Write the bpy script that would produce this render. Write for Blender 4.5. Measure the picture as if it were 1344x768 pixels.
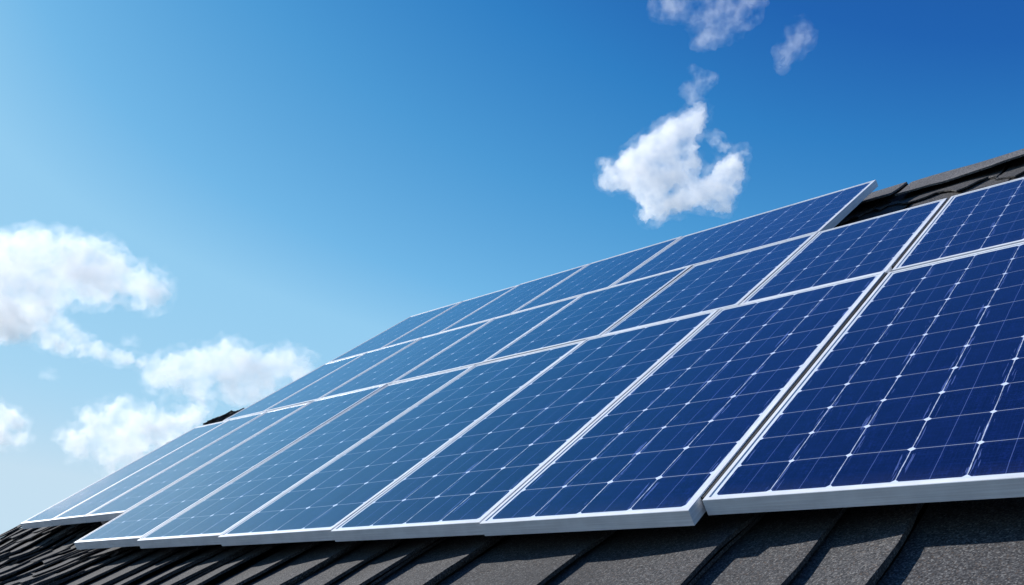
import bpy, bmesh, math, random
from mathutils import Vector, Matrix, noise

for o in list(bpy.data.objects): bpy.data.objects.remove(o)
sc = bpy.context.scene
C = sc.collection
R = math.radians

# ------------------------------------------------------------------ camera
ZC = 3.6                       # eye height above the lawn
PITCH = R(17.616)
cam = bpy.data.cameras.new('camera'); cam.sensor_width = 36.0
cam.lens = 36.0 * 1200.0 / 1344.0
cam.clip_start = 0.05; cam.clip_end = 60000
co = bpy.data.objects.new('camera', cam); C.objects.link(co)
co.location = (0, 0, ZC); co.rotation_euler = (math.pi / 2 + PITCH, 0, 0)
sc.camera = co

# ------------------------------------------------------------------ light
SUN = Vector((-0.693, 0.4594, 0.556)).normalized()      # direction towards the sun
SUN_EL = math.asin(SUN.z)
SUN_AZ = math.atan2(SUN.x, SUN.y)                        # clockwise from +Y
w = bpy.data.worlds.new('World'); sc.world = w; w.use_nodes = True
nt = w.node_tree; nt.nodes.clear()
sky = nt.nodes.new('ShaderNodeTexSky'); sky.sky_type = 'NISHITA'
sky.sun_disc = False; sky.sun_elevation = SUN_EL; sky.sun_rotation = SUN_AZ
sky.air_density = 1.0; sky.dust_density = 0.25; sky.ozone_density = 1.5; sky.altitude = 200
hs = nt.nodes.new('ShaderNodeHueSaturation'); hs.inputs['Saturation'].default_value = 1.30
bg = nt.nodes.new('ShaderNodeBackground'); bg.inputs['Strength'].default_value = 0.10
wo = nt.nodes.new('ShaderNodeOutputWorld')
nt.links.new(sky.outputs[0], hs.inputs['Color']); 
# the sky's own brightness picks its colour: deep blue away from the sun, pale towards it and the horizon
EXPO = 0.45; STR = 0.10
sepc = nt.nodes.new('ShaderNodeSeparateColor'); nt.links.new(hs.outputs[0], sepc.inputs[0])
drv = nt.nodes.new('ShaderNodeMath'); drv.operation = 'MULTIPLY'; nt.links.new(sepc.outputs[1], drv.inputs[0])
drv.inputs[1].default_value = 1.02 * STR * 2 ** EXPO / 1.25
rp = nt.nodes.new('ShaderNodeValToRGB'); nt.links.new(drv.outputs[0], rp.inputs[0])
def lin(c): return tuple(((x / 255 + 0.055) / 1.055) ** 2.4 for x in c) + (1,)
stops = [(0.12, (20, 62, 140)), (0.200, (34, 99, 177)), (0.240, (49, 127, 196)), (0.305, (77, 154, 213)), (0.413, (114, 183, 231)), (0.50, (148, 204, 240)), (0.79, (168, 214, 243)), (1.15, (197, 224, 242))]
while len(rp.color_ramp.elements) < len(stops): rp.color_ramp.elements.new(0.5)
for e_, (p_, c_) in zip(rp.color_ramp.elements, stops): e_.position = p_ / 1.25; e_.color = lin(c_)
tint = nt.nodes.new('ShaderNodeVectorMath'); tint.operation = 'SCALE'; tint.inputs['Scale'].default_value = 1 / (STR * 2 ** EXPO)
nt.links.new(rp.outputs[0], tint.inputs[0]); nt.links.new(tint.outputs[0], bg.inputs[0]); nt.links.new(bg.outputs[0], wo.inputs[0])
sl = bpy.data.lights.new('sun', 'SUN'); sl.energy = 5.0; sl.angle = R(0.5); sl.color = (1.0, 0.965, 0.92)
so = bpy.data.objects.new('sun', sl); C.objects.link(so)
so.rotation_euler = SUN.to_track_quat('Z', 'Y').to_euler()
so.location = (0, 0, 30)
sc.view_settings.view_transform = 'Standard'; sc.view_settings.look = 'None'
sc.view_settings.gamma = 1; sc.view_settings.use_curve_mapping = False
sc.view_settings.exposure = EXPO
sc.render.engine = 'CYCLES'
sc.cycles.max_bounces = 24; sc.cycles.volume_bounces = 20
sc.cycles.use_denoising = True
sc.cycles.volume_step_rate = 1.0; sc.cycles.volume_max_steps = 128

# ------------------------------------------------------------------ frames
cp, sp = math.cos(PITCH), math.sin(PITCH)
def cam2w(v): x, y, z = v; return Vector((x, z * cp - y * sp, y * cp + z * sp))
D1 = cam2w((0.72416454, 0.208704, -0.65728864))          # along the ridge, to the right
N_ = cam2w((-0.38218713, 0.91480961, -0.13060006))       # out of the panel plane
D2 = N_.cross(D1).normalized()                            # up the slope
EYE = Vector((0, 0, ZC))
def P(u, v, n): return EYE + D1 * u + D2 * v + N_ * (n - 1.0)
RM = Matrix((D1, D2, N_)).transposed()
def place(o, u, v, n=0.0, tilt=(0, 0)):
    m = RM @ Matrix.Rotation(tilt[0], 3, 'X') @ Matrix.Rotation(tilt[1], 3, 'Y')
    o.matrix_world = Matrix.Translation(P(u, v, n)) @ m.to_4x4()

# ------------------------------------------------------------------ helpers
def tag(o, label=None, cat=None, group=None, kind=None):
    if label: o['label'] = label
    if cat: o['category'] = cat
    if group: o['group'] = group
    if kind: o['kind'] = kind
    return o
def empty(name, mat=None):
    o = bpy.data.objects.new(name, None); C.objects.link(o)
    o.empty_display_size = 0.1
    if mat: o.matrix_world = mat
    return o
def link(name, bm, mats, parent=None, smooth=False):
    me = bpy.data.meshes.new(name); bm.to_mesh(me); bm.free()
    for m in (mats if isinstance(mats, (list, tuple)) else [mats]): me.materials.append(m)
    if smooth:
        for p in me.polygons: p.use_smooth = True
    o = bpy.data.objects.new(name, me); C.objects.link(o)
    if parent: o.parent = parent
    return o
def add_box(bm, x0, x1, y0, y1, z0, z1, mi=0):
    v = [bm.verts.new(p) for p in ((x0,y0,z0),(x1,y0,z0),(x1,y1,z0),(x0,y1,z0),(x0,y0,z1),(x1,y0,z1),(x1,y1,z1),(x0,y1,z1))]
    for f in ((0,3,2,1),(4,5,6,7),(0,1,5,4),(1,2,6,5),(2,3,7,6),(3,0,4,7)):
        fc = bm.faces.new([v[i] for i in f]); fc.material_index = mi
    return v

# node helpers
class G:
    def __init__(s, name):
        s.m = bpy.data.materials.new(name); s.m.use_nodes = True
        s.t = s.m.node_tree; s.t.nodes.clear()
        s.out = s.t.nodes.new('ShaderNodeOutputMaterial')
    def n(s, typ, **kw):
        x = s.t.nodes.new(typ)
        for k, v in kw.items():
            if k == 'inp':
                for kk, vv in v.items():
                    if hasattr(vv, 'is_output') or hasattr(vv, 'links'): s.t.links.new(vv, x.inputs[kk])
                    else: x.inputs[kk].default_value = vv
            else: setattr(x, k, v)
        return x
    def M(s, op, a, b=None, c=None, clamp=False):
        x = s.t.nodes.new('ShaderNodeMath'); x.operation = op; x.use_clamp = clamp
        for i, q in enumerate((a, b, c)):
            if q is None: continue
            if hasattr(q, 'links'): s.t.links.new(q, x.inputs[i])
            else: x.inputs[i].default_value = q
        return x.outputs[0]
    def mix(s, f, a, b):
        x = s.t.nodes.new('ShaderNodeMix'); x.data_type = 'RGBA'
        for i, q in ((0, f), (6, a), (7, b)):
            if hasattr(q, 'links'): s.t.links.new(q, x.inputs[i])
            else: x.inputs[i].default_value = q
        return x.outputs[2]
    def ramp(s, f, stops):
        x = s.t.nodes.new('ShaderNodeValToRGB'); s.t.links.new(f, x.inputs[0])
        e = x.color_ramp.elements
        while len(e) < len(stops): e.new(0.5)
        for i, (p, c) in enumerate(stops): e[i].position = p; e[i].color = c
        return x.outputs[0]
    def noise(s, vec, scale, detail=3, rough=0.5, out=0):
        x = s.n('ShaderNodeTexNoise', inp={'Scale': scale, 'Detail': detail, 'Roughness': rough})
        s.t.links.new(vec, x.inputs['Vector']); return x.outputs[out]
    def surf(s, **kw):
        b = s.t.nodes.new('ShaderNodeBsdfPrincipled')
        for k, v in kw.items():
            k = k.replace('_', ' ')
            if hasattr(v, 'links'): s.t.links.new(v, b.inputs[k])
            else: b.inputs[k].default_value = v
        s.t.links.new(b.outputs[0], s.out.inputs[0]); return b

# ---- solar cell laminate: uv in cell units -------------------------------
def mat_cells():
    g = G('solar_cells')
    uv = g.n('ShaderNodeUVMap', uv_map='cells').outputs[0]
    obi = g.n('ShaderNodeObjectInfo')
    oc = g.n('ShaderNodeTexCoord').outputs['Object']
    wob = g.n('ShaderNodeTexNoise', inp={'Scale': 9.0, 'Detail': 3.0}); g.t.links.new(oc, wob.inputs['Vector'])
    wv = g.n('ShaderNodeVectorMath', operation='MULTIPLY_ADD', inp={0: wob.outputs['Color'], 1: (0.022, 0.022, 0), 2: (-0.011, -0.011, 0)})
    va = g.n('ShaderNodeVectorMath', operation='ADD', inp={0: uv, 1: wv.outputs[0]})
    sep = g.n('ShaderNodeSeparateXYZ', inp={0: va.outputs[0]})
    x, y = sep.outputs[0], sep.outputs[1]
    fx = g.M('ABSOLUTE', g.M('SUBTRACT', g.M('FRACT', g.M('ADD', x, 0.5)), 0.5))     # distance to nearest line
    fy = g.M('ABSOLUTE', g.M('SUBTRACT', g.M('FRACT', g.M('ADD', y, 0.5)), 0.5))
    nw = g.noise(oc, 30.0, 2)
    lw = g.M('MULTIPLY_ADD', nw, 0.013, 0.0012)
    lx = g.M('LESS_THAN', fx, lw)
    ly = g.M('LESS_THAN', fy, 0.0075)
    dia = g.M('LESS_THAN', g.M('ADD', fx, g.M('MULTIPLY', fy, 1.0)), g.M('MULTIPLY_ADD', g.noise(oc, 12.0, 1), 0.06, 0.034))
    gap = g.M('MAXIMUM', g.M('MAXIMUM', g.M('MULTIPLY', lx, g.M('MULTIPLY_ADD', nw, 0.7, 0.35)), dia), g.M('MULTIPLY', ly, 0.45))
    # bus bars: one in the middle of each cell, faint ones beside the gaps
    cxv = g.M('ABSOLUTE', g.M('SUBTRACT', g.M('FRACT', x), 0.5))
    bus = g.M('MULTIPLY', g.M('LESS_THAN', cxv, 0.006), 0.30)
    sc_n = g.noise(g.n('ShaderNodeMapping', inp={'Vector': va.outputs[0], 'Scale': (26, 1.1, 1)}).outputs[0], 1.0, 2, 0.6)
    scr = g.M('MULTIPLY', g.M('GREATER_THAN', sc_n, 0.60), g.M('LESS_THAN', g.M('ABSOLUTE', g.M('SUBTRACT', fx, 0.06)), 0.05))
    bus2 = g.M('MULTIPLY', scr, 0.34)
    edge = g.M('MULTIPLY', g.M('LESS_THAN', g.M('ABSOLUTE', g.M('SUBTRACT', fy, 0.045)), 0.004), 0.07)
    # fingers: very fine lines across, only a slight lightening
    fin = g.M('MULTIPLY', g.M('LESS_THAN', g.M('ABSOLUTE', g.M('SUBTRACT', g.M('FRACT', g.M('MULTIPLY', x, 16.0)), 0.5)), 0.09), 0.045)
    hz = g.noise(g.n('ShaderNodeMapping', inp={'Vector': va.outputs[0], 'Scale': (1.6, 34, 1), 'Rotation': (0, 0, 0.03)}).outputs[0], 1.0, 2, 0.5)
    hst = g.M('MULTIPLY', g.M('SUBTRACT', hz, 0.50, clamp=True), 0.40)
    fin = g.M('MAXIMUM', fin, hst)
    lines = g.M('MAXIMUM', g.M('MAXIMUM', bus, bus2), edge)
    # crystal colour
    fl = g.n('ShaderNodeVectorMath', operation='FLOOR', inp={0: uv})
    wn = g.n('ShaderNodeTexWhiteNoise', noise_dimensions='4D'); g.t.links.new(fl.outputs[0], wn.inputs['Vector']); g.t.links.new(obi.outputs['Random'], wn.inputs['W'])
    gr = g.noise(oc, 190.0, 2, 0.75)
    gr2 = g.noise(g.n('ShaderNodeMapping', inp={'Vector': oc, 'Scale': (90, 14, 1), 'Rotation': (0, 0, 0.5)}).outputs[0], 1.0, 3, 0.6)
    base = g.ramp(g.M('ADD', g.M('MULTIPLY', gr, 0.6), g.M('MULTIPLY', gr2, 0.4)), [(0.30, (0.0005, 0.0015, 0.018, 1)), (0.52, (0.0010, 0.003, 0.034, 1)), (0.66, (0.007, 0.016, 0.12, 1))])
    base = g.mix(g.M('MULTIPLY', wn.outputs[0], 0.55), base, (0.0025, 0.007, 0.05, 1))
    c1 = g.mix(lines, g.mix(fin, base, (0.04, 0.10, 0.55, 1)), (0.22, 0.32, 0.80, 1))
    c2 = g.mix(gap, c1, (0.66, 0.74, 0.90, 1))
    pan = g.M('MULTIPLY_ADD', obi.outputs['Random'], 0.25, -0.02)
    c2 = g.mix(g.M('MULTIPLY', pan, g.M('SUBTRACT', 1.0, gap)), c2, (0.001, 0.010, 0.045, 1))
    sepu = g.n('ShaderNodeSeparateXYZ', inp={0: uv})
    low = g.M('MULTIPLY', g.M('SUBTRACT', 1.0, g.M('MULTIPLY', sepu.outputs[1], 2.5), clamp=True), 0.03)
    dust = g.M('MULTIPLY', g.M('ADD', low, 0.004), g.noise(oc, 7.0, 5, 0.7))
    c2 = g.mix(dust, c2, (0.45, 0.43, 0.40, 1))
    cw = g.M('MULTIPLY_ADD', g.noise(oc, 5.0, 4, 0.7), 0.4, 0.75)
    bump = g.n('ShaderNodeBump', inp={'Strength': 0.05, 'Distance': 0.01, 'Height': g.noise(oc, 3.0, 3)})
    g.surf(Base_Color=c2, Roughness=0.14, Specular_IOR_Level=0.22, Specular_Tint=(0.10, 0.30, 1.0, 1), Coat_Weight=cw, Coat_Roughness=0.06, Coat_IOR=1.28, Sheen_Weight=0.32, Sheen_Roughness=0.22, Sheen_Tint=(0.35, 0.62, 1.0, 1),  Coat_Normal=bump.outputs[0])
    return g.m
def mat_backsheet():
    g = G('white_backsheet')
    oc = g.n('ShaderNodeTexCoord').outputs['Object']
    c = g.ramp(g.noise(oc, 20, 3), [(0.3, (0.62, 0.68, 0.74, 1)), (0.7, (0.78, 0.82, 0.86, 1))])
    g.surf(Base_Color=c, Roughness=0.4, Coat_Weight=0.8, Coat_Roughness=0.1)
    return g.m
def mat_alu():
    g = G('anodised_aluminium')
    oc = g.n('ShaderNodeTexCoord').outputs['Object']
    br = g.noise(g.n('ShaderNodeMapping', inp={'Vector': oc, 'Scale': (3, 3, 260)}).outputs[0], 1.0, 3, 0.6)
    st = g.noise(oc, 14.0, 4, 0.6)
    c = g.ramp(g.M('ADD', g.M('MULTIPLY', br, 0.6), g.M('MULTIPLY', st, 0.4)), [(0.30, (0.54, 0.55, 0.58, 1)), (0.62, (0.76, 0.78, 0.81, 1))])
    bump = g.n('ShaderNodeBump', inp={'Strength': 0.35, 'Distance': 0.002, 'Height': br})
    g.surf(Base_Color=c, Roughness=0.38, Metallic=0.0, Normal=bump.outputs[0])
    return g.m
def mat_shingle(name='asphalt_granules', dark=0.60):
    g = G(name)
    oc = g.n('ShaderNodeTexCoord').outputs['Object']
    big = g.noise(oc, 1.3, 4, 0.6)
    v = g.n('ShaderNodeTexVoronoi', inp={'Scale': 280.0}); g.t.links.new(oc, v.inputs['Vector'])
    sepc = g.n('ShaderNodeSeparateColor', inp={0: v.outputs['Color']})
    fine = g.noise(oc, 330.0, 2, 0.7)
    a = g.M('ADD', g.M('MULTIPLY', sepc.outputs[0], 0.65), g.M('MULTIPLY', fine, 0.35))
    k = dark
    col = g.ramp(a, [(0.15, (0.028*k, 0.029*k, 0.033*k, 1)), (0.45, (0.082*k, 0.082*k, 0.087*k, 1)), (0.72, (0.158*k, 0.156*k, 0.160*k, 1)), (0.90, (0.42*k, 0.41*k, 0.39*k, 1))])
    warm = g.mix(g.M('MULTIPLY', g.M('GREATER_THAN', sepc.outputs[1], 0.92), 0.5), col, (0.17*k, 0.115*k, 0.08*k, 1))
    col2 = g.mix(g.M('MULTIPLY_ADD', big, 1.6, -0.55, clamp=True), warm, (0.055*k, 0.054*k, 0.056*k, 1))
    bump = g.n('ShaderNodeBump', inp={'Strength': 0.55, 'Distance': 0.003, 'Height': a})
    g.surf(Base_Color=col2, Roughness=0.92, Specular_IOR_Level=0.2, Normal=bump.outputs[0])
    return g.m
def mat_simple(name, c, rough=0.8, var=0.15, scale=6.0):
    g = G(name)
    oc = g.n('ShaderNodeTexCoord').outputs['Object']
    f = g.noise(oc, scale, 5, 0.6)
    a = tuple(x * (1 - var) for x in c) + (1,); b = tuple(min(1, x * (1 + var)) for x in c) + (1,)
    g.surf(Base_Color=g.ramp(f, [(0.3, a), (0.7, b)]), Roughness=rough)
    return g.m
M_CELL, M_BACK, M_ALU, M_SH = mat_cells(), mat_backsheet(), mat_alu(), mat_shingle()
M_CAP = mat_shingle('ridge_granules', 1.15)
M_FELT = mat_simple('roofing_felt', (0.012, 0.012, 0.013), 0.9)
M_BRICK = mat_simple('rendered_wall', (0.55, 0.52, 0.47), 0.9)
M_WHITE = mat_simple('painted_timber', (0.75, 0.75, 0.73), 0.5, 0.05)
M_GRASS = mat_simple('pale_gravel', (0.13, 0.125, 0.12), 0.95, 0.25, 1.5)

# ------------------------------------------------------------------ ground
bm = bmesh.new()
ring = [bm.verts.new((30000 * math.cos(a), 30000 * math.sin(a), 0)) for a in [i * math.pi / 32 for i in range(64)]]
bm.faces.new(ring)
tag(link('ground', bm, M_GRASS), 'flat pale gravel ground round the house', None, None, 'structure')

# ------------------------------------------------------------------ house
V_EAVE, V_KINK, V_RIDGE = 1.25, 2.1, 6.30
U0, U1 = -8.15, 2.6
NB = -0.165                      # roof surface below the panel plane
SLO = math.tan(R(7.95))
def rn(v): return NB if v >= V_KINK else NB + (V_KINK - v) * SLO
def rake(v):                     # left edge of the roof covering: the roof steps in above the gable
    if v < 2.6: return U0
    if v < 4.15: return U0 + 0.16
    if v < 4.46: return U0 + 0.03
    if v < 4.58: return U0 + 0.03 + (v - 4.46) / 0.12 * 0.92
    return U0 + 0.95
house = empty('house', Matrix.Translation(P(-2.7, V_EAVE, rn(V_EAVE) - 0.2) * Vector((1, 1, 0)) if False else Vector((P(-2.7, 3, 0).x, P(-2.7, 3, 0).y, 0))))
tag(house, 'house with dark grey asphalt shingle roof carrying the blue solar panels', 'house')
HI = house.matrix_world.inverted()
def hlink(name, bm, mats, parent=None, smooth=False):
    """mesh given in roof (u,v,n) coordinates -> local to the house"""
    for v in bm.verts: v.co = HI @ P(*v.co)
    bmesh.ops.recalc_face_normals(bm, faces=bm.faces)
    return link(name, bm, mats, parent or house, smooth)

# deck under the shingles
bm = bmesh.new()
prof = [(V_EAVE, rn(V_EAVE)), (V_KINK, rn(V_KINK)), (2.59, NB), (2.61, NB), (4.44, NB), (4.46, NB), (4.58, NB), (V_RIDGE, NB)]
rows = []
for v, n in prof:
    l = rake(v) + 0.02
    rows.append([bm.verts.new((l, v, n - 0.030)), bm.verts.new((U1, v, n - 0.030)), bm.verts.new((l, v, n - 0.10)), bm.verts.new((U1, v, n - 0.10))])
for a, b in zip(rows, rows[1:]):
    bm.faces.new((a[0], a[1], b[1], b[0])); bm.faces.new((a[2], b[2], b[3], a[3]))
    bm.faces.new((a[0], b[0], b[2], a[2])); bm.faces.new((a[1], a[3], b[3], b[1]))
a = rows[0]; bm.faces.new((a[0], a[2], a[3], a[1])); a = rows[-1]; bm.faces.new((a[0], a[1], a[3], a[2]))
roof = hlink('roof', bm, M_FELT)

# world-space profile of the back slope
def back(u, d):                  # d metres down the far side of the ridge
    p = P(u, V_RIDGE, NB)
    h = D2.copy(); h.z = 0; h.normalize()
    return p + h * (d * math.cos(R(33.6))) - Vector((0, 0, 1)) * (d * math.sin(R(33.6)))

# ---- shingles: individual lifted plates gathered in one covering mesh
rng = random.Random(11)
def plate(bm, u0, u1, v0, v1, lift_l, lift_r, th, butt, seg=7, wob=0.008, skew=0.0, nf=rn, flutter=0.004, cols=3, edge=0.0):
    """thin bent slab lying on the roof; u raised from lift_l to lift_r, lower (butt) edge raised by butt"""
    top = []; bot = []
    sd = rng.random() * 100
    for i in range(seg + 1):
        t = i / seg; v = v0 + (v1 - v0) * t
        jl = wob * noise.noise(Vector((sd, v * 3.1, 0))) * 2 + 0.3 * wob * noise.noise(Vector((sd, v * 19, 0)))
        jr = wob * noise.noise(Vector((sd + 9, v * 3.1, 0))) * 2 + 0.3 * wob * noise.noise(Vector((sd + 9, v * 19, 0)))
        rt = []; rb = []
        for k in range(cols + 1):
            s = k / cols
            u = (u0 + jl) * (1 - s) + (u1 + jr) * s + skew * (v - v0)
            vv = v + (edge * noise.noise(Vector((sd + u * 7, 3, 1))) + 0.4 * edge * noise.noise(Vector((sd + u * 31, 3, 1))) if i == 0 else 0)
            n = nf(v) + lift_l * (1 - s) + lift_r * s ** 1.5 + butt * max(0, 1 - t * 2.2) ** 1.6 + flutter * noise.noise(Vector((u * 5, v * 4, sd)))
            rt.append(bm.verts.new((u, vv, n))); rb.append(bm.verts.new((u, vv, n - th)))
        top.append(rt); bot.append(rb)
    for i in range(seg):
        for k in range(cols):
            bm.faces.new((top[i][k], top[i][k+1], top[i+1][k+1], top[i+1][k]))
            bm.faces.new((bot[i][k], bot[i+1][k], bot[i+1][k+1], bot[i][k+1]))
        bm.faces.new((top[i][0], top[i+1][0], bot[i+1][0], bot[i][0]))
        bm.faces.new((top[i][cols], bot[i][cols], bot[i+1][cols], top[i+1][cols]))
    for k in range(cols):
        bm.faces.new((top[0][k], bot[0][k], bot[0][k+1], top[0][k+1]))
        bm.faces.new((top[seg][k], top[seg][k+1], bot[seg][k+1], bot[seg][k]))

bm = bmesh.new()
# lower course: long plates whose right edges stand proud
steps = [-0.30, -0.86, -1.06, -1.31, -1.785, -2.22, -2.52]
while steps[-1] > -4.9: steps.append(steps[-1] - rng.uniform(0.16, 0.33))
x = -0.30; right = []
while x < U1 - 0.2: right.append(x); x += rng.uniform(0.25, 0.4)
edges = sorted(set(right + steps + [U1]))
edges = [e for e in edges]
for a, b in zip(edges, edges[1:]):
    r = rng.random()
    plate(bm, a + 0.004, b + 0.035, V_EAVE - 0.03, 2.55, -0.004, rng.uniform(0.018, 0.036), 0.012, 0.0, 14, 0.009, rng.uniform(-0.03, 0.03))
    if r < 0.5:                 # a sliver of an under layer beside the step
        plate(bm, b + 0.006, b + rng.uniform(0.03, 0.05), V_EAVE, 2.4, 0.002, 0.016, 0.010, 0, 12, 0.014, rng.uniform(-0.05, 0.02), cols=1)
# far left: shorter ragged courses with butts showing
courses = [(V_EAVE - 0.03, 1.66), (1.58, 1.99), (1.93, 2.38), (2.30, 2.78), (2.7, 3.2), (3.1, 3.65), (3.55, 4.1), (4.0, 4.42)]
ue = edges[0]
for ci, (va, vb) in enumerate(courses):
    u = rake((va + vb) / 2)
    while u < ue - 0.02:
        wd = min(rng.uniform(0.14, 0.34), ue - u)
        if ue - u - wd < 0.1: wd = ue - u
        j = rng.uniform(-0.05, 0.03)
        plate(bm, u + 0.004, u + wd + 0.015, va + j, vb + 0.1, 0.0, rng.uniform(0.008, 0.032), rng.uniform(0.009, 0.013), rng.uniform(0.004, 0.018), 8, 0.016, rng.uniform(-0.10, 0.10), flutter=0.007, edge=0.05)
        if rng.random() < 0.3:
            plate(bm, u + wd * 0.3, u + wd * 0.9, va + j + 0.1, vb, 0.012, 0.022, 0.006, 0.01, 6, 0.02, rng.uniform(-0.15, 0.15), edge=0.06)
        u += wd
for k in range(9):               # torn scraps at the broken corner of the covering
    a = U0 + 0.0 + rng.uniform(0, 0.55); v_ = rng.uniform(4.22, 4.44)
    plate(bm, a, a + rng.uniform(0.15, 0.3), v_, v_ + rng.uniform(0.1, 0.2), 0.0, rng.uniform(0.01, 0.03), 0.010, rng.uniform(0.01, 0.03), 6, 0.03, rng.uniform(-0.5, 0.9), edge=0.08)
# middle courses under the panels, then the upper ones near the ridge
v = 2.45
while v < 5.3:
    u = rake(v + 0.3) if v > 4.2 else ue
    while u < U1 - 0.05:
        wd = min(rng.uniform(0.25, 0.5), U1 - u)
        plate(bm, u + 0.003, u + wd, v, v + 0.62, 0.0, 0.006, 0.008, 0.014, 5, 0.004, 0, cols=2)
        u += wd
    v += 0.5
for v, vb, b in ((5.22, 5.6, 0.012), (5.45, 5.85, 0.018), (5.74, 6.24, 0.022)):
    u = rake(v)
    while u < U1 - 0.05:
        wd = min(rng.uniform(0.45, 0.95), U1 - u)
        plate(bm, u + 0.004, u + wd - 0.004, v + rng.uniform(-0.03, 0.03), vb, -0.004, rng.uniform(-0.004, 0.004), 0.009, b * rng.uniform(0.5, 1.2), 8, 0.012, rng.uniform(-0.08, 0.08), flutter=0.006, cols=16, edge=0.24)
        u += wd
cov = hlink('shingle_covering', bm, M_SH, roof)

# back slope
bm = bmesh.new()
q = [back(U0 + 0.95, 0), back(U1, 0), back(U1, 6.2), back(U0 + 0.95, 6.2)]
dn = Vector((0, 0, -0.09))
vs = [bm.verts.new(HI @ (p + Vector((0, 0, -0.01)))) for p in q] + [bm.verts.new(HI @ (p + dn)) for p in q]
for f in ((0,1,2,3),(4,7,6,5),(0,4,5,1),(1,5,6,2),(2,6,7,3),(3,7,4,0)): bm.faces.new([vs[i] for i in f])
bmesh.ops.recalc_face_normals(bm, faces=bm.faces)
link('back_slope', bm, M_SH, house)

# ridge caps: bent pieces, lower edge lifted clear of the course below
def ridge_cap(ua, ub, lift, sd):
    bm = bmesh.new()
    hd = D2.copy(); hd.z = 0; hd.normalize()
    secs = []
    nu = 14
    for i in range(nu + 1):
        u = ua + (ub - ua) * i / nu
        sec = []
        low = 5.94 + 0.07 * noise.noise(Vector((u * 1.3, sd, 0))) + 0.018 * noise.noise(Vector((u * 9, sd, 0)))
        for j in range(6):
            v = low + (V_RIDGE - 0.03 - low) * j / 5
            t = 1 - j / 5
            n = NB + 0.026 + lift * t ** 2 * (1 + 1.2 * noise.noise(Vector((u * 2.2, sd, 4)))) + 0.006 * noise.noise(Vector((u * 3, v * 5, sd))) + 0.012 * (i / nu)
            sec.append(P(u, v, n))
        top = sec[-1]
        sec.append(top + D2 * 0.05 + Vector((0, 0, -0.004)))
        for k in (1, 2):
            sec.append(top + D2 * 0.05 + (hd * math.cos(R(33)) - Vector((0, 0, 1)) * math.sin(R(33))) * 0.14 * k)
        secs.append(sec)
    tv = [[bm.verts.new(HI @ p) for p in s] for s in secs]
    bv = [[bm.verts.new(HI @ (p - N_ * 0.012)) for p in s] for s in secs]
    m = len(secs[0])
    for i in range(nu):
        for j in range(m - 1):
            bm.faces.new((tv[i][j], tv[i+1][j], tv[i+1][j+1], tv[i][j+1]))
            bm.faces.new((bv[i][j], bv[i][j+1], bv[i+1][j+1], bv[i+1][j]))
        bm.faces.new((tv[i][0], bv[i][0], bv[i+1][0], tv[i+1][0]))
        bm.faces.new((tv[i][-1], tv[i+1][-1], bv[i+1][-1], bv[i][-1]))
    for j in range(m - 1):
        bm.faces.new((tv[0][j], tv[0][j+1], bv[0][j+1], bv[0][j]))
        bm.faces.new((tv[nu][j], bv[nu][j], bv[nu][j+1], tv[nu][j+1]))
    bmesh.ops.recalc_face_normals(bm, faces=bm.faces)
    o = link('ridge_cap', bm, M_CAP, roof)
    return o
u = -1.955; k = 0
while u < U1:
    e = min(u + 1.02, U1); ridge_cap(u + 0.03, e, 0.024, k * 7.3); u = e; k += 1
u = -1.955
while u > U0 + 1.0:
    s = max(u - 1.02, U0 + 0.95); ridge_cap(s + 0.03, u, 0.020, k * 7.3); u = s; k += 1

# rails that carry the panels
for v in (2.35, 3.3, 3.98, 4.6, 5.1, 5.7):
    bm = bmesh.new()
    ua, ub = ((-6.95, -0.35) if v < 3.6 else (-6.5, -0.35) if v < 4.8 else (-6.5, -2.1))
    add_box(bm, ua, ub, v - 0.02, v + 0.02, -0.086, -0.047)
    x = ua + 0.9
    while x < ub:
        add_box(bm, x - 0.03, x + 0.03, v - 0.016, v + 0.016, -0.175, -0.087); x += 1.1
    hlink('mounting_rail', bm, M_ALU)

# eaves, walls
def wbox(name, corners, z0, z1, mat, parent=None):
    bm = bmesh.new()
    b = [bm.verts.new(HI @ Vector((p.x, p.y, z0))) for p in corners]; t = [bm.verts.new(HI @ Vector((p.x, p.y, z1))) for p in corners]
    n = len(b)
    for i in range(n): bm.faces.new((b[i], b[(i+1) % n], t[(i+1) % n], t[i]))
    bm.faces.new(b[::-1]); bm.faces.new(t)
    bmesh.ops.recalc_face_normals(bm, faces=bm.faces)
    return link(name, bm, mat, parent or house)
eave_z = P(0, V_EAVE, rn(V_EAVE)).z
hd = D2.copy(); hd.z = 0; hd.normalize()
pe = lambda u, off: Vector((P(u, V_EAVE, rn(V_EAVE)).x, P(u, V_EAVE, rn(V_EAVE)).y, 0)) + hd * off
depth = (back(0, 6.2) - P(0, V_EAVE, rn(V_EAVE))).dot(hd)
fp = [pe(U0 + 0.45, 0.45), pe(U1 - 0.35, 0.45), pe(U1 - 0.35, depth - 0.6), pe(U0 + 0.45 + 0.7, depth - 0.6)]
wbox('wall', fp, 0.0, eave_z - 0.18, M_BRICK)
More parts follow.
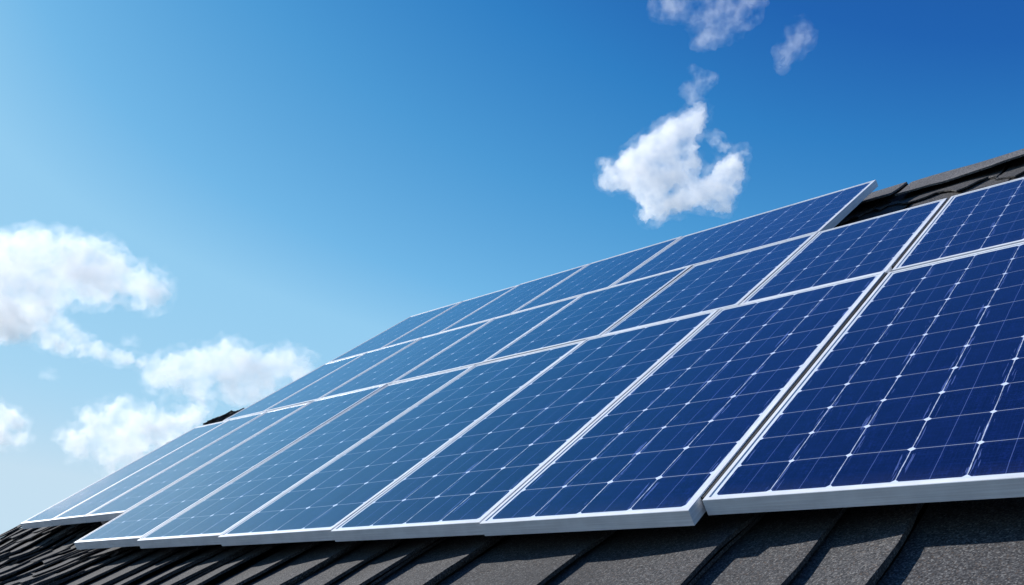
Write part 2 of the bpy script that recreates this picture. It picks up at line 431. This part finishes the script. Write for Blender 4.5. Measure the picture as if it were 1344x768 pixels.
for uu in (U0 + 1.0, U1 - 0.43):   # gable infills
    pr = [(0.5, eave_z - 0.18), (depth - 0.7, eave_z - 0.18), ((P(0, V_RIDGE, NB) - P(0, V_EAVE, rn(V_EAVE))).dot(hd), P(0, V_RIDGE, NB).z - 0.25)]
    bm = bmesh.new()
    A = [bm.verts.new(HI @ (pe(uu, o_) + Vector((0, 0, z_)))) for o_, z_ in pr]
    B = [bm.verts.new(HI @ (pe(uu, o_) + D1 * 0.12 + Vector((0, 0, z_)))) for o_, z_ in pr]
    bm.faces.new(A); bm.faces.new(B[::-1])
    for i in range(3): bm.faces.new((A[i], A[(i+1) % 3], B[(i+1) % 3], B[i]))
    bmesh.ops.recalc_face_normals(bm, faces=bm.faces)
    link('gable', bm, M_BRICK, house)
wbox('fascia', [pe(U0 + 0.02, 0.03), pe(U1, 0.03), pe(U1, 0.055), pe(U0 + 0.02, 0.055)], eave_z - 0.26, eave_z - 0.115, M_WHITE)

# ------------------------------------------------------------------ solar panels
def make_panel(w, h, nx, ny, label, group):
    root = empty('solar_panel'); tag(root, label, 'solar panel', group)
    T = 0.045; lip = 0.014; cover = 0.0022
    bm = bmesh.new()
    # frame section swept round the rectangle (outer wall, top lip, inner drop, inner wall)
    prof = [(0.0, -T), (0.0, -0.0012), (0.0012, 0.0), (lip - 0.001, 0.0), (lip, -0.001), (lip, -0.0065), (0.003, -0.0075), (0.003, -T + 0.002), (0.028, -T + 0.0018), (0.028, -T)]
    cs = [((0, 0), (1, 1)), ((w, 0), (-1, 1)), ((w, h), (-1, -1)), ((0, h), (1, -1))]
    L = [[bm.verts.new((c[0] + s[0] * d, c[1] + s[1] * d, z)) for d, z in prof] for c, s in cs]
    m = len(prof)
    for a in range(4):
        b = (a + 1) % 4
        for j in range(m):
            k = (j + 1) % m
            bm.faces.new((L[a][j], L[b][j], L[b][k], L[a][k]))
    bmesh.ops.recalc_face_normals(bm, faces=bm.faces)
    link('frame', bm, M_ALU, root)
    # laminate
    bm = bmesh.new(); uvl = bm.loops.layers.uv.new('cells')
    e = 0.0045; z = -cover - 0.0005; zb = -0.0062
    mg = 0.026; mb = 0.025
    xs = [e, mg, w - mg, w - e]; ys = [e, mb, h - mb, h - e]
    g = [[bm.verts.new((X, Y, z)) for X in xs] for Y in ys]
    for i in range(3):
        for j in range(3):
            f = bm.faces.new((g[i][j], g[i][j+1], g[i+1][j+1], g[i+1][j]))
            f.material_index = 0 if (i == 1 and j == 1) else 1
            if i == 1 and j == 1:
                for lp in f.loops:
                    lp[uvl].uv = ((lp.vert.co.x - xs[1]) / (xs[2] - xs[1]) * nx, (lp.vert.co.y - ys[1]) / (ys[2] - ys[1]) * ny)
    lo = [bm.verts.new(p) for p in ((e, e, zb), (w - e, e, zb), (w - e, h - e, zb), (e, h - e, zb))]
    f = bm.faces.new(lo[::-1]); f.material_index = 1
    link('cell_laminate', bm, [M_CELL, M_BACK], root)
    return root

GR = 'solar panels mounted on the roof'
prng = random.Random(5)
M_GAP_SHADE = mat_simple('gap_shade_black', (0.012, 0.012, 0.013), 0.7)  # near-black colour standing in for shade inside the seams
def gap_shade(root, w, y0, y1, wd):  # added dark strip in the seam, paints the shaded core of the gap
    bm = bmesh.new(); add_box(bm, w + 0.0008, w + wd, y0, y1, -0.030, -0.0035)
    link('gap_shade_strip', bm, M_GAP_SHADE, root)
def row(edges, v0, v1, nys, labels, gap=0.010, nxs=None):
    for i, (a, b) in enumerate(zip(edges, edges[1:])):
        vb = v0[i] if isinstance(v0, list) else v0
        vt = v1[i] if isinstance(v1, list) else v1
        w_, h_ = (b - a) - gap, vt - vb
        p = make_panel(w_, h_, nxs[i], nys[i] if isinstance(nys, list) else nys, labels[i], GR)
        if (nys == 10 or len(labels) == 7) and i >= len(edges) - 4: gap_shade(p, w_, 0.07, h_ - 0.01, gap * (1.35 if i == len(edges) - 2 else 0.85))
        place(p, a + gap / 2, vb, prng.uniform(-0.001, 0.001), (R(prng.uniform(-0.12, 0.12)), R(prng.uniform(-0.12, 0.12))))

row([-7.04, -6.50, -5.97, -5.415], 2.215, 3.695, 8, [
    'narrow pale solar panel at the far left end of the bottom row',
    'narrow pale solar panel second from the left in the bottom row',
    'narrow pale solar panel right beside the longer panel that juts lower over the shingles'], 0.006, [3, 3, 3])
row([-5.375, -4.56, -3.755, -2.92, -2.12, -1.338], [1.884, 1.860, 1.843, 1.834, 1.824], 3.697, 10, [
    'long light blue solar panel whose left corner juts below the three short narrow panels',
    'long mid blue solar panel fifth from the left in the bottom row',
    'long blue solar panel sixth from the left in the bottom row',
    'long deep blue solar panel third from the right in the bottom row',
    'long navy solar panel whose right side wall shows beside the largest panel'], 0.009, [4, 4, 4, 4, 4])
row([-1.330, -0.33], 1.874, 3.692, 11, ['largest nearest navy solar panel at bottom right, cut by the frame edge'], 0.008, [6])
row([-6.64, -6.05, -5.345, -4.54, -3.70, -2.835, -2.025, -1.335], 3.710, 4.838, 6, [
    'small pale solar panel at the left end of the middle row',
    'pale blue solar panel second from the left in the middle row',
    'light blue solar panel third from the left in the middle row',
    'blue solar panel fourth from the left in the middle row',
    'blue solar panel fifth from the left in the middle row',
    'deep blue solar panel third from the right in the middle row',
    'dark blue middle row solar panel whose top edge borders shaded shingles'], 0.009, [3, 4, 4, 4, 4, 4, 4])
row([-1.322, -0.33], 3.710, 4.835, 7, ['navy solar panel in the upper right corner just below the ridge'], 0.008, [6])
row([-6.63, -5.89, -5.165, -4.385, -3.49, -2.018], 4.850, 5.972, 6, [
    'hazy pale solar panel at the left end of the top row against the sky',
    'pale blue solar panel second from the left in the top row',
    'light blue solar panel in the middle of the top row',
    'mid blue solar panel in the top row directly left of the widest one',
    'widest solar panel, right end of the top row, its side wall beside the ridge'], 0.009, [4, 4, 4, 5, 8])

# ------------------------------------------------------------------ clouds
def mat_cloud(name, dens, lo, hi, scale):
    g = G(name)
    oc = g.n('ShaderNodeTexCoord').outputs['Object']
    f = g.noise(oc, scale, 6, 0.56)
    mr = g.n('ShaderNodeMapRange', inp={'Value': f, 'From Min': lo, 'From Max': hi, 'To Min': 0.0, 'To Max': dens})
    mr.interpolation_type = 'SMOOTHSTEP'
    pv = g.n('ShaderNodeVolumePrincipled', inp={'Color': (1, 1, 1, 1), 'Anisotropy': 0.3, 'Density': mr.outputs[0]})
    g.t.links.new(pv.outputs[0], g.out.inputs['Volume'])
    return g.m
DIST = 1400.0; K = DIST / 1200.0
def pix(x, y, d=0.0):
    s = K * (1 + d)
    return EYE + cam2w(((x - 672) * s, -(y - 384) * s, 1200 * s))
def cloud_shell(blobs, cx_, cy_, grow, res, amp0, wave, off):
    mb = bpy.data.metaballs.new('tmp'); mb.resolution = res; mb.render_resolution = res; mb.threshold = 0.35
    for b in blobs:
        e = mb.elements.new(); e.type = 'BALL'
        e.co = (b[0] - cx_, b[3], -(b[1] - cy_)); e.radius = b[2] * 1.45 + grow; e.stiffness = 2.0
    ob = bpy.data.objects.new('tmp', mb); C.objects.link(ob)
    bpy.context.view_layer.update()
    dg = bpy.context.evaluated_depsgraph_get()
    me = bpy.data.meshes.new_from_object(ob.evaluated_get(dg), depsgraph=dg)
    bpy.data.objects.remove(ob); bpy.data.metaballs.remove(mb)
    nrm = [v.normal.copy() for v in me.vertices]
    for v, nn in zip(me.vertices, nrm):
        p = v.co; d = 0.0; amp = amp0; fr = 1 / wave
        for k in range(5):
            d += amp * (0.42 - 2.0 * abs(noise.noise(p * fr + off))); amp *= 0.60; fr *= 2.0
        v.co = p + nn * d
    return me
def cloud(blobs, label, mats, seed=0, nz=1.0, res=2.0):
    cx_ = sum(b[0] for b in blobs) / len(blobs); cy_ = sum(b[1] for b in blobs) / len(blobs)
    off = Vector((seed * 13.7, seed * 5.1, 2.2))
    bm = bmesh.new()
    inner = cloud_shell(blobs, cx_, cy_, 0.0, res, 9.0 * nz, 24.0 * nz, off)
    bm.from_mesh(inner)
    n0 = len(bm.faces)
    outer = cloud_shell(blobs, cx_, cy_, 15.0 * nz, res * 2, 9.0 * nz, 34.0 * nz, off)
    bm.from_mesh(outer)
    bm.faces.ensure_lookup_table()
    for i, f in enumerate(bm.faces): f.material_index = 0 if i < n0 else 1
    me = bpy.data.meshes.new('cloud'); bm.to_mesh(me); bm.free()
    bpy.data.meshes.remove(inner); bpy.data.meshes.remove(outer)
    for m in mats: me.materials.append(m)
    o = bpy.data.objects.new('cloud', me); C.objects.link(o)
    o.matrix_world = Matrix.Translation(pix(cx_, cy_)) @ Matrix.Rotation(PITCH, 4, 'X') @ Matrix.Scale(K, 4)
    tag(o, label, 'cloud', 'white clouds in the blue sky')
    return o
WISP = mat_cloud('cloud_edge_vapour', 0.010, 0.40, 0.72, 0.05)
THIN = mat_cloud('faint_vapour', 0.006, 0.40, 0.70, 0.045)
MC1 = (mat_cloud('cumulus_vapour', 0.036, 0.28, 0.62, 0.035), WISP)
MC0 = (mat_cloud('large_cumulus_vapour', 0.016, 0.24, 0.58, 0.035), WISP)
MC2 = (mat_cloud('soft_vapour', 0.030, 0.32, 0.66, 0.04), WISP)
MC3 = (mat_cloud('thin_vapour', 0.008, 0.42, 0.70, 0.09), WISP)
MC4 = (mat_cloud('torn_vapour', 0.009, 0.38, 0.72, 0.045), THIN)
brng = random.Random(3)
def scatter(spec):
    out = []
    for x, y, r in spec: out.append((x, y, r, brng.uniform(-0.5, 0.5) * r))
    return out
cloud(scatter([(-60,360,45),(-20,345,42),(15,345,38),(48,330,30),(85,342,36),(128,345,32),(150,360,30),(120,375,28),(70,375,34),(20,380,36),(180,372,24),(205,385,18),(185,392,16),(212,372,10),(-40,400,36),(-10,400,34),(30,400,24)]),
      'large white cumulus cloud with grey underside at the left edge', MC0, seed=1)
cloud(scatter([(-20,425,30),(10,420,26),(40,418,24),(65,425,20),(25,435,16),(60,445,14),(85,452,13),(112,460,11),(140,466,9),(165,471,9),(185,474,8),(80,432,14),(98,445,13),(126,458,12),(152,468,10),(50,432,18)]),
      'long white cloud tail trailing right below the large left cumulus', MC2, seed=2, nz=0.6)
cloud(scatter([(210,492,22),(235,485,22),(262,480,24),(292,472,26),(325,482,26),(350,488,24),(372,475,20),(390,485,20),(400,500,18),(300,465,16),(315,505,26),(260,505,20),(340,515,20)]),
      'white puffy cumulus cloud touching the left edge of the panel array', MC0, seed=3)
cloud(scatter([(105,580,18),(130,560,20),(160,545,22),(190,552,22),(220,560,20),(245,556,16),(170,575,26),(210,580,20),(140,590,18),(150,608,12),(115,545,10),(95,585,12),(85,570,8),(255,545,14),(265,530,8),(180,600,16)]),
      'low flat-based cloud just above the far left panels', MC2, seed=4)
cloud(scatter([(-10,545,18),(8,548,16),(24,552,12),(5,575,14),(25,577,10),(-15,570,18)]),
      'small cloud cut off by the left frame edge low down', MC2, seed=5, nz=0.7)
cloud(scatter([(814,234,20),(836,215,26),(862,198,28),(886,180,25),(910,160,18),(940,184,8),(950,194,7),(880,270,14),(862,275,16),(918,145,10),(850,240,26),(880,225,24),(862,262,20),(850,282,11),(905,235,14),(915,255,16),(938,248,20),(955,228,20),(964,210,12),(974,200,7),(948,265,16),(925,250,18),(962,245,12),(905,215,15),(800,236,15),(795,215,8),(900,262,18),(932,262,14),(895,262,14),(905,195,12)]),
      'white cloud with a small blue hole and a horn on its right side', MC1, seed=6, nz=0.65)
cloud(scatter([(912,128,8),(905,118,9),(920,110,9),(932,103,7),(915,97,6),(908,88,4)]),
      'little wisp of cloud right above the cloud with the hole', MC3, seed=7, nz=0.5)
cloud(scatter([(875,8,14),(895,5,14),(925,0,16),(955,-4,16),(985,-6,14),(945,38,14),(925,48,11),(965,28,12),(985,25,9),(930,25,12),(910,30,9),(955,15,13)]),
      'broken white cloud cut by the top frame edge', MC4, seed=8, nz=0.9)
cloud(scatter([(1042,58,14),(1032,72,10),(1055,48,10),(1048,38,8),(1025,82,6)]),
      'small faint round cloud right of the one at the top edge', MC4, seed=9, nz=0.8)
cloud(scatter([(58,490,6),(66,491,6),(72,492,4)]), 'tiny wisp between the left cloud tail and the low clouds', MC3, seed=10, nz=0.4)
cloud(scatter([(165,445,6),(173,447,6),(180,449,4)]), 'tiny wisp above the end of the cloud tail', MC3, seed=11, nz=0.4)
